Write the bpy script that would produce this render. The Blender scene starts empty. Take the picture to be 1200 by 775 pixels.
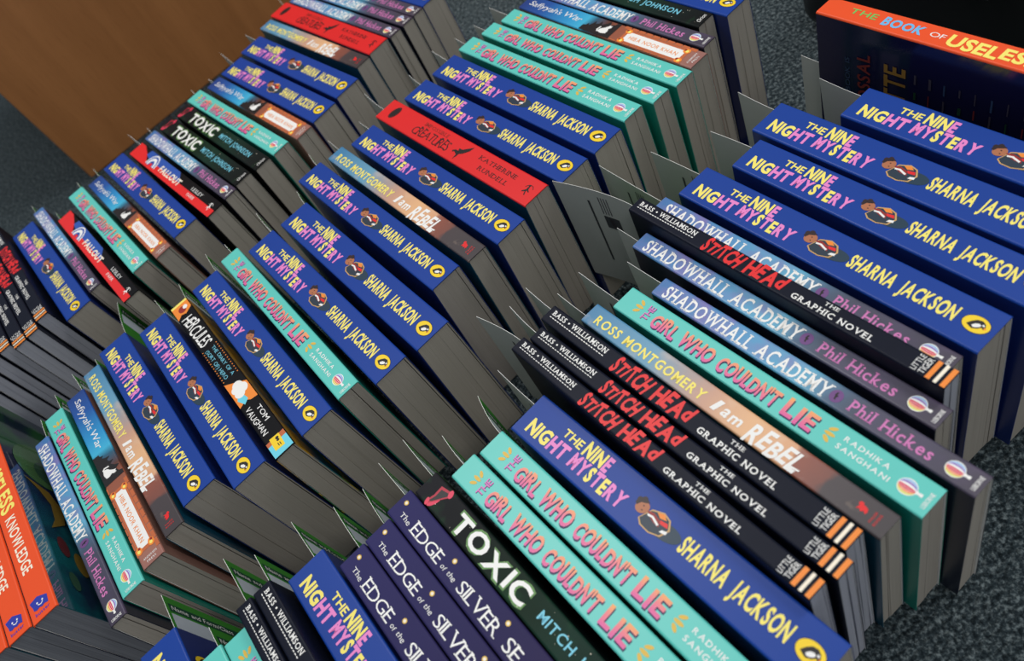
import bpy, math, random
from mathutils import Vector, Matrix

# ------------------------------------------------------------------ camera, light, exposure
SC = bpy.context.scene
COL = SC.collection
SC.view_settings.view_transform = 'Standard'
SC.view_settings.look = 'None'
SC.view_settings.gamma = 1.0
SC.view_settings.use_curve_mapping = False
SC.view_settings.exposure = 0.0

cam_data = bpy.data.cameras.new('camera')
cam = bpy.data.objects.new('camera', cam_data)
COL.objects.link(cam)
SC.camera = cam
cam_data.sensor_width = 36.0
cam_data.lens = 934.2 / 1200 * 36.0
cam_data.clip_start = 0.02
cam_data.dof.use_dof = True
cam_data.dof.focus_distance = 0.50
cam_data.dof.aperture_fstop = 8.5
cam.matrix_world = Matrix(((0.834319, 0.55128197, 0.0, 0.0),
                           (-0.41179232, 0.62321313, -0.66485524, 0.0),
                           (-0.3665227, 0.55470136, 0.74697223, 0.4865),
                           (0, 0, 0, 1)))

world = bpy.data.worlds.new('room_light')
SC.world = world
world.use_nodes = True
world.node_tree.nodes['Background'].inputs[0].default_value = (0.86, 0.93, 1.0, 1)
world.node_tree.nodes['Background'].inputs[1].default_value = 0.25


def area(name, loc, target, sx, sy, power, col):
    d = bpy.data.lights.new(name, 'AREA')
    d.shape = 'RECTANGLE'
    d.size, d.size_y, d.energy, d.color = sx, sy, power, col
    o = bpy.data.objects.new(name, d)
    COL.objects.link(o)
    o.location = loc
    o.rotation_euler = (Vector(target) - Vector(loc)).to_track_quat('-Z', 'Y').to_euler()
    return o


area('ceiling_and_fill_light', (-0.15, 1.45, 2.6), (-0.15, 1.45, 0), 1.2, 0.6, 38, (1.0, 0.98, 0.95))
area('ceiling_and_fill_light', (1.9, 0.4, 2.6), (1.9, 0.4, 0), 1.2, 0.6, 26, (1.0, 0.98, 0.95))
area('ceiling_and_fill_light', (0.3, -1.5, 2.6), (0.3, -1.5, 0), 1.2, 0.6, 25, (1.0, 0.98, 0.95))  # added fill behind the camera, brightening the page ends and cabinet front

# ------------------------------------------------------------------ materials


def lin(c):
    return tuple((v / 12.92 if v <= 0.04045 else ((v + 0.055) / 1.055) ** 2.4) for v in c)


def rgb(r, g, b):
    return lin((r / 255, g / 255, b / 255)) + (1.0,)


def nodemat(name, rough=0.45, spec=0.5):
    m = bpy.data.materials.new(name)
    m.use_nodes = True
    nt = m.node_tree
    b = nt.nodes['Principled BSDF']
    b.inputs['Roughness'].default_value = rough
    b.inputs['Specular IOR Level'].default_value = spec
    return m, nt, b


def N(nt, t, **kw):
    n = nt.nodes.new(t)
    for k, v in kw.items():
        setattr(n, k, v)
    return n


def plain(name, col, rough=0.45, spec=0.5, var=0.06, scale=60):
    """Base colour with a faint printed mottling."""
    m, nt, b = nodemat(name, rough, spec)
    tc = N(nt, 'ShaderNodeTexCoord')
    no = N(nt, 'ShaderNodeTexNoise')
    no.inputs['Scale'].default_value = scale
    no.inputs['Detail'].default_value = 3
    hs = N(nt, 'ShaderNodeMapRange')
    hs.inputs['To Min'].default_value = 1 - var
    hs.inputs['To Max'].default_value = 1 + var
    mx = N(nt, 'ShaderNodeVectorMath', operation='SCALE')
    mx.inputs[0].default_value = col[:3]
    nt.links.new(tc.outputs['Object'], no.inputs['Vector'])
    nt.links.new(no.outputs['Fac'], hs.inputs['Value'])
    nt.links.new(hs.outputs[0], mx.inputs['Scale'])
    nt.links.new(mx.outputs[0], b.inputs['Base Color'])
    return m


def ramp_mat(name, stops, axis='X', lo=-0.099, hi=0.099, rough=0.4, spec=0.5, wob=0.0, wscale=60, blotch=None, interp='LINEAR'):
    """Printed gradient along one axis of the book, with wobble and optional coloured blotches."""
    m, nt, b = nodemat(name, rough, spec)
    L = nt.links
    tc = N(nt, 'ShaderNodeTexCoord')
    sp = N(nt, 'ShaderNodeSeparateXYZ')
    mr = N(nt, 'ShaderNodeMapRange')
    mr.inputs['From Min'].default_value = lo
    mr.inputs['From Max'].default_value = hi
    cr = N(nt, 'ShaderNodeValToRGB')
    cr.color_ramp.interpolation = interp
    el = cr.color_ramp.elements
    while len(el) < len(stops):
        el.new(0.5)
    for e, (p, c) in zip(el, stops):
        e.position = p
        e.color = c
    L.new(tc.outputs['Object'], sp.inputs[0])
    L.new(sp.outputs[axis], mr.inputs['Value'])
    fac = mr.outputs[0]
    if wob:
        no = N(nt, 'ShaderNodeTexNoise')
        no.inputs['Scale'].default_value = wscale
        no.inputs['Detail'].default_value = 4
        L.new(tc.outputs['Object'], no.inputs['Vector'])
        s = N(nt, 'ShaderNodeMath', operation='MULTIPLY_ADD')
        s.inputs[1].default_value = wob
        s.inputs[2].default_value = -wob / 2
        L.new(no.outputs['Fac'], s.inputs[0])
        a = N(nt, 'ShaderNodeMath', operation='ADD')
        L.new(fac, a.inputs[0])
        L.new(s.outputs[0], a.inputs[1])
        fac = a.outputs[0]
    L.new(fac, cr.inputs[0])
    out = cr.outputs[0]
    if blotch:
        bc, bs, b0, b1, amt = blotch[:5]
        no2 = N(nt, 'ShaderNodeTexNoise')
        no2.inputs['Scale'].default_value = bs
        no2.inputs['Detail'].default_value = 3
        L.new(tc.outputs['Object'], no2.inputs['Vector'])
        r2 = N(nt, 'ShaderNodeMapRange')
        r2.inputs['From Min'].default_value = b0
        r2.inputs['From Max'].default_value = b1
        r2.inputs['To Max'].default_value = amt
        L.new(no2.outputs['Fac'], r2.inputs['Value'])
        bf = r2.outputs[0]
        if len(blotch) > 5:      # fade the blotches out along the spine
            r3 = N(nt, 'ShaderNodeMapRange')
            r3.inputs['From Min'].default_value, r3.inputs['From Max'].default_value = blotch[6], blotch[5]
            r3.inputs['To Min'].default_value, r3.inputs['To Max'].default_value = 1.0, 0.12
            L.new(mr.outputs[0], r3.inputs['Value'])
            mu = N(nt, 'ShaderNodeMath', operation='MULTIPLY')
            L.new(bf, mu.inputs[0])
            L.new(r3.outputs[0], mu.inputs[1])
            bf = mu.outputs[0]
        mix = N(nt, 'ShaderNodeMix', data_type='RGBA')
        L.new(bf, mix.inputs['Factor'])
        L.new(out, mix.inputs['A'])
        mix.inputs['B'].default_value = bc
        out = mix.outputs['Result']
    L.new(out, b.inputs['Base Color'])
    return m


def page_mat(name, col, dark):
    """Cut paper edges: fine streaks along the leaves."""
    m, nt, b = nodemat(name, 0.85, 0.2)
    L = nt.links
    tc = N(nt, 'ShaderNodeTexCoord')
    mp = N(nt, 'ShaderNodeMapping')
    mp.inputs['Scale'].default_value = (30, 2600, 12)
    no = N(nt, 'ShaderNodeTexNoise')
    no.inputs['Scale'].default_value = 1.0
    no.inputs['Detail'].default_value = 3
    mix = N(nt, 'ShaderNodeMix', data_type='RGBA')
    mix.inputs['A'].default_value = dark
    mix.inputs['B'].default_value = col
    mr = N(nt, 'ShaderNodeMapRange')
    mr.inputs['From Min'].default_value = 0.3
    mr.inputs['From Max'].default_value = 0.6
    L.new(tc.outputs['Object'], mp.inputs[0])
    L.new(mp.outputs[0], no.inputs['Vector'])
    L.new(no.outputs['Fac'], mr.inputs['Value'])
    L.new(mr.outputs[0], mix.inputs['Factor'])
    L.new(mix.outputs['Result'], b.inputs['Base Color'])
    bp = N(nt, 'ShaderNodeBump')
    bp.inputs['Strength'].default_value = 0.25
    bp.inputs['Distance'].default_value = 0.0003
    L.new(no.outputs['Fac'], bp.inputs['Height'])
    L.new(bp.outputs[0], b.inputs['Normal'])
    return m


def carpet_mat():
    m, nt, b = nodemat('carpet_loops', 0.95, 0.1)
    L = nt.links
    tc = N(nt, 'ShaderNodeTexCoord')
    vo = N(nt, 'ShaderNodeTexVoronoi')
    vo.inputs['Scale'].default_value = 340
    no = N(nt, 'ShaderNodeTexNoise')
    no.inputs['Scale'].default_value = 330
    no.inputs['Detail'].default_value = 5
    no.inputs['Roughness'].default_value = 0.7
    cr = N(nt, 'ShaderNodeValToRGB')
    el = cr.color_ramp.elements
    el[0].position, el[0].color = 0.38, rgb(32, 41, 46)
    el[1].position, el[1].color = 0.64, rgb(122, 134, 137)
    e = el.new(0.5)
    e.color = rgb(58, 69, 74)
    L.new(tc.outputs['Object'], vo.inputs['Vector'])
    L.new(tc.outputs['Object'], no.inputs['Vector'])
    L.new(no.outputs['Fac'], cr.inputs[0])
    L.new(cr.outputs[0], b.inputs['Base Color'])
    bp = N(nt, 'ShaderNodeBump')
    bp.inputs['Strength'].default_value = 0.9
    bp.inputs['Distance'].default_value = 0.003
    bp.invert = True
    L.new(vo.outputs['Distance'], bp.inputs['Height'])
    L.new(bp.outputs[0], b.inputs['Normal'])
    return m


def wood_mat():
    m, nt, b = nodemat('oak_veneer', 0.42, 0.4)
    L = nt.links
    tc = N(nt, 'ShaderNodeTexCoord')
    mp = N(nt, 'ShaderNodeMapping')
    mp.inputs['Scale'].default_value = (26, 26, 1.6)
    no = N(nt, 'ShaderNodeTexNoise')
    no.inputs['Scale'].default_value = 1.4
    no.inputs['Detail'].default_value = 6
    no.inputs['Distortion'].default_value = 0.7
    mp2 = N(nt, 'ShaderNodeMapping')
    mp2.inputs['Scale'].default_value = (260, 260, 7)
    n2 = N(nt, 'ShaderNodeTexNoise')
    n2.inputs['Detail'].default_value = 4
    cr = N(nt, 'ShaderNodeValToRGB')
    el = cr.color_ramp.elements
    el[0].position, el[0].color = 0.25, rgb(170, 112, 64)
    el[1].position, el[1].color = 0.78, rgb(190, 128, 76)
    mix = N(nt, 'ShaderNodeMix', data_type='RGBA', blend_type='MULTIPLY')
    mr = N(nt, 'ShaderNodeMapRange')
    mr.inputs['From Min'].default_value = 0.55
    mr.inputs['From Max'].default_value = 0.8
    mr.inputs['To Max'].default_value = 0.5
    L.new(tc.outputs['Object'], mp.inputs[0])
    L.new(tc.outputs['Object'], mp2.inputs[0])
    L.new(mp.outputs[0], no.inputs['Vector'])
    L.new(mp2.outputs[0], n2.inputs['Vector'])
    L.new(no.outputs['Fac'], cr.inputs[0])
    L.new(n2.outputs['Fac'], mr.inputs['Value'])
    L.new(mr.outputs[0], mix.inputs['Factor'])
    L.new(cr.outputs[0], mix.inputs['A'])
    mix.inputs['B'].default_value = rgb(150, 120, 95)
    L.new(mix.outputs['Result'], b.inputs['Base Color'])
    return m


M = {}
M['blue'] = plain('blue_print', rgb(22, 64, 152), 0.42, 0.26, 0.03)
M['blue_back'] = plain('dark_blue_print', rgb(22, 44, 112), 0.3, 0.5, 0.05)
M['navy_front'] = plain('midnight_front_print', rgb(24, 30, 72), 0.3)
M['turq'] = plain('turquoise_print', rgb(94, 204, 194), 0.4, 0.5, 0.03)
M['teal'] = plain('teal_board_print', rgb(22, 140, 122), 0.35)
M['red'] = plain('red_print', rgb(226, 34, 38), 0.42, 0.45, 0.03)
M['tealdark'] = plain('petrol_board_print', rgb(16, 74, 96), 0.3, 0.5, 0.2, 30)
M['black'] = plain('black_print', rgb(17, 18, 22), 0.5, 0.12)
M['inky'] = plain('inky_navy_print', rgb(16, 21, 37), 0.46, 0.14, 0.15)
M['orange'] = plain('orange_print', rgb(240, 82, 30), 0.42, 0.45, 0.03)
M['cocoa'] = plain('brick_board_print', rgb(142, 102, 90), 0.4)
M['plumboard'] = plain('plum_board_print', rgb(30, 34, 52), 0.28)
M['shadow'] = ramp_mat('misty_purple_print', [(0.0, rgb(66, 116, 176)), (0.3, rgb(84, 150, 200)), (0.52, rgb(98, 172, 206)), (0.61, rgb(74, 100, 128)), (0.7, rgb(70, 72, 92)), (1.0, rgb(66, 58, 76))],
                       wob=0.10, wscale=40, blotch=(rgb(140, 106, 176), 55, 0.46, 0.66, 0.6, 0.62, 0.48))
M['rebel'] = ramp_mat('sunrise_print', [(0.0, rgb(66, 130, 174)), (0.26, rgb(104, 160, 190)), (0.38, rgb(166, 156, 156)), (0.47, rgb(204, 158, 134)), (0.6, rgb(232, 182, 136)), (0.735, rgb(222, 168, 128)), (0.75, rgb(146, 82, 66)), (0.82, rgb(126, 76, 66)), (0.835, rgb(70, 62, 66)), (1.0, rgb(62, 56, 60))],
                      wob=0.07, wscale=70, blotch=(rgb(226, 200, 176), 70, 0.56, 0.72, 0.3))
M['saf'] = ramp_mat('night_sky_print', [(0.0, rgb(24, 58, 128)), (0.14, rgb(24, 84, 164)), (0.3, rgb(40, 150, 208)), (0.39, rgb(62, 180, 220)), (0.43, rgb(40, 92, 120)), (0.5, rgb(90, 52, 44)), (0.55, rgb(150, 84, 62)), (0.9, rgb(168, 110, 90)), (1.0, rgb(150, 104, 98))],
                    wob=0.04, wscale=60)
M['toxic'] = ramp_mat('black_green_print', [(0.0, rgb(30, 30, 36)), (0.2, rgb(20, 24, 26)), (0.45, rgb(18, 40, 28)), (0.62, rgb(22, 52, 42)), (0.85, rgb(20, 30, 30)), (1.0, rgb(18, 20, 22))],
                      wob=0.2, wscale=50, rough=0.5, spec=0.12, blotch=(rgb(34, 84, 50), 60, 0.55, 0.75, 0.5))
M['edge'] = ramp_mat('dusk_navy_print', [(0.0, rgb(50, 48, 98)), (0.5, rgb(46, 42, 84)), (1.0, rgb(56, 46, 76))], wob=0.2, wscale=30, rough=0.5, spec=0.12)
M['herc_board'] = ramp_mat('comic_board_print', [(0.0, rgb(40, 110, 110)), (0.4, rgb(30, 90, 100)), (0.47, rgb(190, 160, 40)), (0.55, rgb(50, 120, 70)), (0.7, rgb(36, 104, 130)), (1.0, rgb(200, 150, 40))],
                           axis='Z', lo=0, hi=0.13, wob=1.0, wscale=60)
M['useless_back'] = ramp_mat('navy_glossy_board', [(0, rgb(22, 22, 58)), (1, rgb(20, 20, 48))], rough=0.16, spec=0.6)
M['useless_front'] = ramp_mat('painted_glossy_board', [(0.0, rgb(40, 84, 50)), (0.22, rgb(46, 92, 60)), (0.3, rgb(30, 34, 66)), (0.55, rgb(26, 62, 84)), (0.75, rgb(22, 90, 96)), (1.0, rgb(20, 84, 92))],
                              rough=0.05, spec=1.0, wob=0.3, wscale=22, blotch=(rgb(26, 26, 60), 30, 0.45, 0.6, 0.8))
M['page'] = page_mat('cream_page_edges', rgb(176, 170, 160), rgb(166, 159, 149))
M['page_shaded'] = page_mat('shaded_grey_page_edges', rgb(128, 131, 138), rgb(108, 111, 118))  # lower-left shading put into the page colour of the orange-spined books
M['page_grey'] = page_mat('grey_page_edges', rgb(182, 185, 196), rgb(160, 164, 176))
for k, c in dict(yellow=(252, 236, 116), pink=(238, 138, 206), white=(244, 244, 242), ink=(26, 24, 28), navy=(42, 36, 84), cream=(250, 240, 220),
                 redp=(232, 36, 40), orangep=(246, 142, 52), mauve=(212, 124, 186), gold=(226, 186, 76), tan=(206, 164, 104), lilac=(222, 118, 196), sky=(120, 206, 230), green=(120, 196, 96),
                 glow=(92, 140, 74), skin=(178, 112, 78), hair=(44, 26, 30), jacket=(38, 54, 70), dusk=(30, 58, 78), penguin=(250, 214, 40),
                 rain1=(226, 60, 92), rain2=(248, 150, 74), rain3=(226, 226, 96), rain4=(150, 196, 236), rain5=(140, 110, 200), brick=(196, 104, 62), cyan=(110, 214, 236),
                 royal=(44, 58, 168), plum=(112, 72, 132), darkred=(150, 40, 36), bluep=(40, 86, 176), darkred2=(180, 34, 60), teal2=(60, 160, 160), skyl=(110, 190, 240),
                 slate=(52, 56, 62), mute_red=(112, 40, 40), mute_gold=(140, 104, 46), mute_green=(28, 62, 44), mute_blue=(46, 66, 98), mute_grey=(62, 58, 72)).items():
    M[k] = plain('print_' + k, rgb(*c), 0.45, 0.4, 0.02)
M['peach'] = ramp_mat('print_pink_to_orange', [(0.0, rgb(226, 96, 164)), (0.45, rgb(240, 128, 140)), (1.0, rgb(248, 176, 92))], axis='Y', lo=-0.0052, hi=0.0058, wob=0.35, wscale=160, rough=0.45)
M['slip_white'] = plain('paper_white', rgb(178, 182, 178), 0.7, 0.3, 0.03)
M['slip_green'] = plain('paper_green', rgb(56, 138, 44), 0.6, 0.3, 0.03)
M['slip_dark'] = plain('paper_dark_green', rgb(22, 72, 50), 0.6, 0.3, 0.03)
M['slip_box'] = plain('paper_pale_box', rgb(196, 206, 216), 0.6, 0.3, 0.03)
for k, c in dict(gloss_green=(74, 112, 70), gloss_moss=(52, 84, 66), gloss_gold=(128, 104, 44), gloss_red=(96, 44, 48)).items():
    M[k] = plain('varnished_' + k[6:], rgb(*c), 0.05, 1.0, 0.2, 60)
M['carpet'] = carpet_mat()
M['wood'] = wood_mat()
M['woodedge'] = plain('dark_wood_edge', rgb(70, 46, 30), 0.5)
M['leather'] = plain('black_leather', rgb(22, 21, 22), 0.38, 0.5, 0.25, 220)
M['buckle'] = plain('dull_metal', rgb(120, 120, 124), 0.35, 0.6)

# ------------------------------------------------------------------ mesh helpers


class MB:
    def __init__(self):
        self.v, self.f, self.m, self.mats = [], [], [], []

    def mi(self, mat):
        if mat not in self.mats:
            self.mats.append(mat)
        return self.mats.index(mat)

    def face(self, pts, mat):
        i = len(self.v)
        self.v.extend([tuple(p) for p in pts])
        self.f.append(tuple(range(i, i + len(pts))))
        self.m.append(self.mi(mat))

    def grid(self, rows, mat, close=False):
        """rows: list of equal-length point lists, shared vertices."""
        i = len(self.v)
        n = len(rows[0])
        for r in rows:
            self.v.extend([tuple(p) for p in r])
        k = self.mi(mat)
        for a in range(len(rows) - 1):
            for b in range(n if close else n - 1):
                c = (b + 1) % n
                self.f.append((i + a * n + b, i + a * n + c, i + (a + 1) * n + c, i + (a + 1) * n + b))
                self.m.append(k)

    def mesh(self, name, smooth=False):
        me = bpy.data.meshes.new(name)
        me.from_pydata(self.v, [], self.f)
        for k in self.mats:
            me.materials.append(M[k])
        me.polygons.foreach_set('material_index', self.m)
        if smooth:
            me.polygons.foreach_set('use_smooth', [True] * len(me.polygons))
        me.update()
        return me


def link(name, data, parent=None, loc=(0, 0, 0)):
    o = bpy.data.objects.new(name, data)
    COL.objects.link(o)
    o.location = loc
    if parent is not None:
        o.parent = parent
    return o


def tag(o, label, cat, group=None):
    o['label'] = label
    o['category'] = cat
    if group:
        o['group'] = group


# ------------------------------------------------------------------ lettering
GL = {}


def glyph(ch, bold):
    key = (ch, bold)
    if key not in GL:
        cu = bpy.data.curves.new('glyph', 'FONT')
        cu.body = ch
        cu.size = 1.0
        cu.resolution_u = 3
        cu.offset = bold
        cu.fill_mode = 'FRONT'
        ob = bpy.data.objects.new('glyph', cu)
        COL.objects.link(ob)
        dg = bpy.context.evaluated_depsgraph_get()
        dg.update()
        me = bpy.data.meshes.new_from_object(ob.evaluated_get(dg))
        vs = [(v.co.x, v.co.y) for v in me.vertices]
        fs = [tuple(p.vertices) for p in me.polygons]
        bpy.data.objects.remove(ob)
        bpy.data.curves.remove(cu)
        bpy.data.meshes.remove(me)
        x0 = min(v[0] for v in vs)
        x1 = max(v[0] for v in vs)
        GL[key] = ([(v[0] - x0, v[1]) for v in vs], fs, x1 - x0)
    return GL[key]


CAP = 0.727
# serifs: (x, y) of small bars as fractions of the letter width and height
SER = {'H': [(.1, 0), (.9, 0), (.1, 1), (.9, 1)], 'A': [(.06, 0), (.94, 0)], 'D': [(.1, 0), (.1, 1)], 'L': [(.12, 0), (.12, 1)], 'E': [(.1, 0), (.1, 1)],
       'M': [(.07, 0), (.93, 0), (.07, 1), (.93, 1)], 'Y': [(.08, 1), (.92, 1), (.5, 0)], 'W': [(.05, 1), (.95, 1), (.5, 1)], 'N': [(.1, 0), (.1, 1), (.9, 1)], 'I': [(.5, 0), (.5, 1)],
       'R': [(.12, 0), (.12, 1), (.92, 0)], 'V': [(.07, 1), (.93, 1)], 'P': [(.12, 0), (.12, 1)], 'K': [(.12, 0), (.12, 1), (.9, 0), (.85, 1)], 'T': [(.5, 0)], 'B': [(.1, 0), (.1, 1)],
       'U': [(.1, 1), (.9, 1)], 'h': [(.12, 0), (.88, 0), (.08, 1)], 'i': [(.5, 0)], 'l': [(.5, 0), (.35, 1)], 'k': [(.12, 0), (.9, 0), (.08, 1)]}


def put(mb, s, x0, x1, y0, y1, mat, z=0.0, bold=0.0, serif=0.0, jit=0.0, rot=0.0, shear=0.0, gap=0.09, space=0.36, turn=0, thin=0.0, seed=1, origin=None):
    """Lay the string out in the box (mm, spine coordinates); turn=1 reads across the spine with tops toward the head."""
    rnd = random.Random(seed + len(s) * 7)
    pen = 0.0
    items = []
    for i, ch in enumerate(s):
        if ch == ' ':
            pen += space
            continue
        vs, fs, w = glyph(ch, bold)
        items.append((ch, vs, fs, w, pen, mat[i % len(mat)] if isinstance(mat, list) else mat))
        pen += w + gap
    tot = pen - gap
    W, Hh = (x1 - x0), (y1 - y0)
    sy = Hh / CAP
    sx = W / tot
    for ch, vs, fs, w, px, mt in items:
        if jit or rot:
            jy, ja, js = rnd.uniform(-jit, jit) * Hh, rnd.uniform(-rot, rot), 1 + rnd.uniform(-jit, jit)
        else:
            jy, ja, js = 0, 0, 1
        cx, cy = w / 2 * sx, Hh / 2
        k0 = len(mb.v)
        mi = mb.mi(mt)
        ca, sa = math.cos(ja), math.sin(ja)
        polys = [([vs[q] for q in f]) for f in fs]
        if serif:
            for fx, fy in SER.get(ch, []):
                hh = CAP if ch.isupper() or ch in 'hlk' else 0.55
                bw = serif * (1.0 if ch not in 'Ii' else 1.15)
                bx, by, bt = fx * w, fy * hh, 0.055
                ya, yb = (by, by + bt) if fy == 0 else (by - bt, by)
                polys.append([(bx - bw, ya), (bx + bw, ya), (bx + bw, yb), (bx - bw, yb)])
        for po in polys:
            pts = []
            for (a, b) in po:
                X = a * sx - cx
                Y = (b * sy - cy) * js
                X += shear * Y
                X, Y = X * ca - Y * sa, X * sa + Y * ca
                X += px * sx + cx
                Y += cy + jy
                if turn == 0:
                    P = (x0 + X, y0 + Y)
                else:
                    # box given as reading length x0..x1 along +Y, heights y0..y1 along -X
                    P = (-(y0 + Y), x0 + X)
                pts.append(((P[0] - 99) / 1000 if origin is None else P[0] / 1000, P[1] / 1000, z / 1000))
            mb.face(pts, mt)


def pl(mb, pts, mat, z=0.0):
    mb.face([((x - 99) / 1000, y / 1000, z / 1000) for x, y in pts], mat)


def rect(mb, x0, x1, y0, y1, mat, z=0.0):
    pl(mb, [(x0, y0), (x1, y0), (x1, y1), (x0, y1)], mat, z)


def ell(mb, cx, cy, rx, ry, mat, z=0.0, n=24, a0=0, a1=360, ang=0):
    c, s = math.cos(math.radians(ang)), math.sin(math.radians(ang))
    pts = []
    full = a1 - a0 >= 360
    for i in range(n if full else n + 1):
        t = math.radians(a0 + (a1 - a0) * i / n)
        x, y = rx * math.cos(t), ry * math.sin(t)
        pts.append((cx + x * c - y * s, cy + x * s + y * c))
    pl(mb, pts, mat, z)


def ring(mb, cx, cy, r0, r1, mat, z, a0, a1, n=18, sq=1.0):
    for i in range(n):
        t0, t1 = math.radians(a0 + (a1 - a0) * i / n), math.radians(a0 + (a1 - a0) * (i + 1) / n)
        pl(mb, [(cx + r0 * math.cos(t0), cy + r0 * sq * math.sin(t0)), (cx + r1 * math.cos(t0), cy + r1 * sq * math.sin(t0)),
                (cx + r1 * math.cos(t1), cy + r1 * sq * math.sin(t1)), (cx + r0 * math.cos(t1), cy + r0 * sq * math.sin(t1))], mat, z)


def leafburst(mb, x, y, d, mat):
    """Three little leaf strokes fanning out."""
    for dy, ang, l in ((-3.3, -32 * d, 4.6), (0, 0, 5.8), (3.3, 32 * d, 4.6)):
        ell(mb, x + (1.0 if dy == 0 else -0.2) * d * 0 + 0, y + dy * 0.9, l / 2, 1.0, mat, 0.0, 12, ang=ang)


def balloon(mb, cx, cy, r):
    """Striped hot-air balloon, top toward the head of the book."""
    ell(mb, cx, cy, r * 1.1, r, 'white', 0.0)
    cols = ['rain3', 'rain2', 'rain1', 'rain1', 'white', 'rain5', 'rain4']
    n = len(cols)
    R = r * 0.9
    for i, c in enumerate(cols):
        f0, f1 = -1 + 2 * i / n + .03, -1 + 2 * (i + 1) / n - .03
        for k in range(10):
            t0, t1 = math.pi * (.06 + .88 * k / 10), math.pi * (.06 + .88 * (k + 1) / 10)
            p0, p1 = math.sin(t0) ** .8, math.sin(t1) ** .8
            X0, X1 = cx - R * 1.1 * math.cos(t0), cx - R * 1.1 * math.cos(t1)
            pl(mb, [(X0, cy + R * f0 * p0), (X1, cy + R * f0 * p1), (X1, cy + R * f1 * p1), (X0, cy + R * f1 * p0)], c, 0.05)
    pl(mb, [(cx + r * 0.95, cy - r * .26), (cx + r * 1.5, cy - r * .1), (cx + r * 1.5, cy + r * .1), (cx + r * 0.95, cy + r * .26)], 'white', 0.03)
    rect(mb, cx + r * 1.42, cx + r * 1.78, cy - r * .2, cy + r * .2, 'white', 0.06)


def puffin(mb, cx, cy, k=1.0):
    ell(mb, cx, cy, 6.9 * k, 5.0 * k, 'ink', 0.0)
    ell(mb, cx, cy, 6.6 * k, 4.7 * k, 'penguin', 0.03)
    body = [(-4.0, -1.6), (-2.6, .8), (-.8, 2.6), (1.6, 3.1), (3.6, 2.0), (4.6, .2), (4.2, -1.2), (3.0, -.4), (1.8, -1.8), (-.4, -2.9), (-2.2, -2.4)]
    pl(mb, [(cx + x * k, cy + y * k) for x, y in body], 'ink', 0.06)
    belly = [(-1.6, -1.2), (-.4, .4), (1.2, 1.0), (2.4, .4), (2.0, -.6), (.8, -1.6), (-.6, -2.0)]
    pl(mb, [(cx + x * k, cy + y * k) for x, y in belly], 'white', 0.09)
    pl(mb, [(cx + x * k, cy + y * k) for x, y in [(3.9, 0.4), (5.4, -.4), (4.2, -1.1)]], 'orangep', 0.09)
    pl(mb, [(cx + x * k, cy + y * k) for x, y in [(2.6, 1.6), (3.8, 1.2), (3.6, .3), (2.6, .6)]], 'white', 0.09)


def runner(mb, cx, cy, k, mat):
    """Small running archer mark."""
    pl(mb, [(cx + x * k, cy + y * k) for x, y in [(-1, 2.2), (.2, 2.6), (.6, .8), (2.6, -.6), (2.2, -1.2), (.4, -.2), (.2, -1.4), (1.6, -3.6), (.8, -3.8), (-.6, -1.4), (-2.6, -2.4), (-2.8, -1.8), (-.8, .2)]], mat, 0.0)
    ell(mb, cx - .6 * k, cy + 3.3 * k, .8 * k, .8 * k, mat, 0.0, 12)
    ring(mb, cx + .4 * k, cy + .8 * k, 3.0 * k, 3.4 * k, mat, 0.02, 20, 170, 14)


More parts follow.
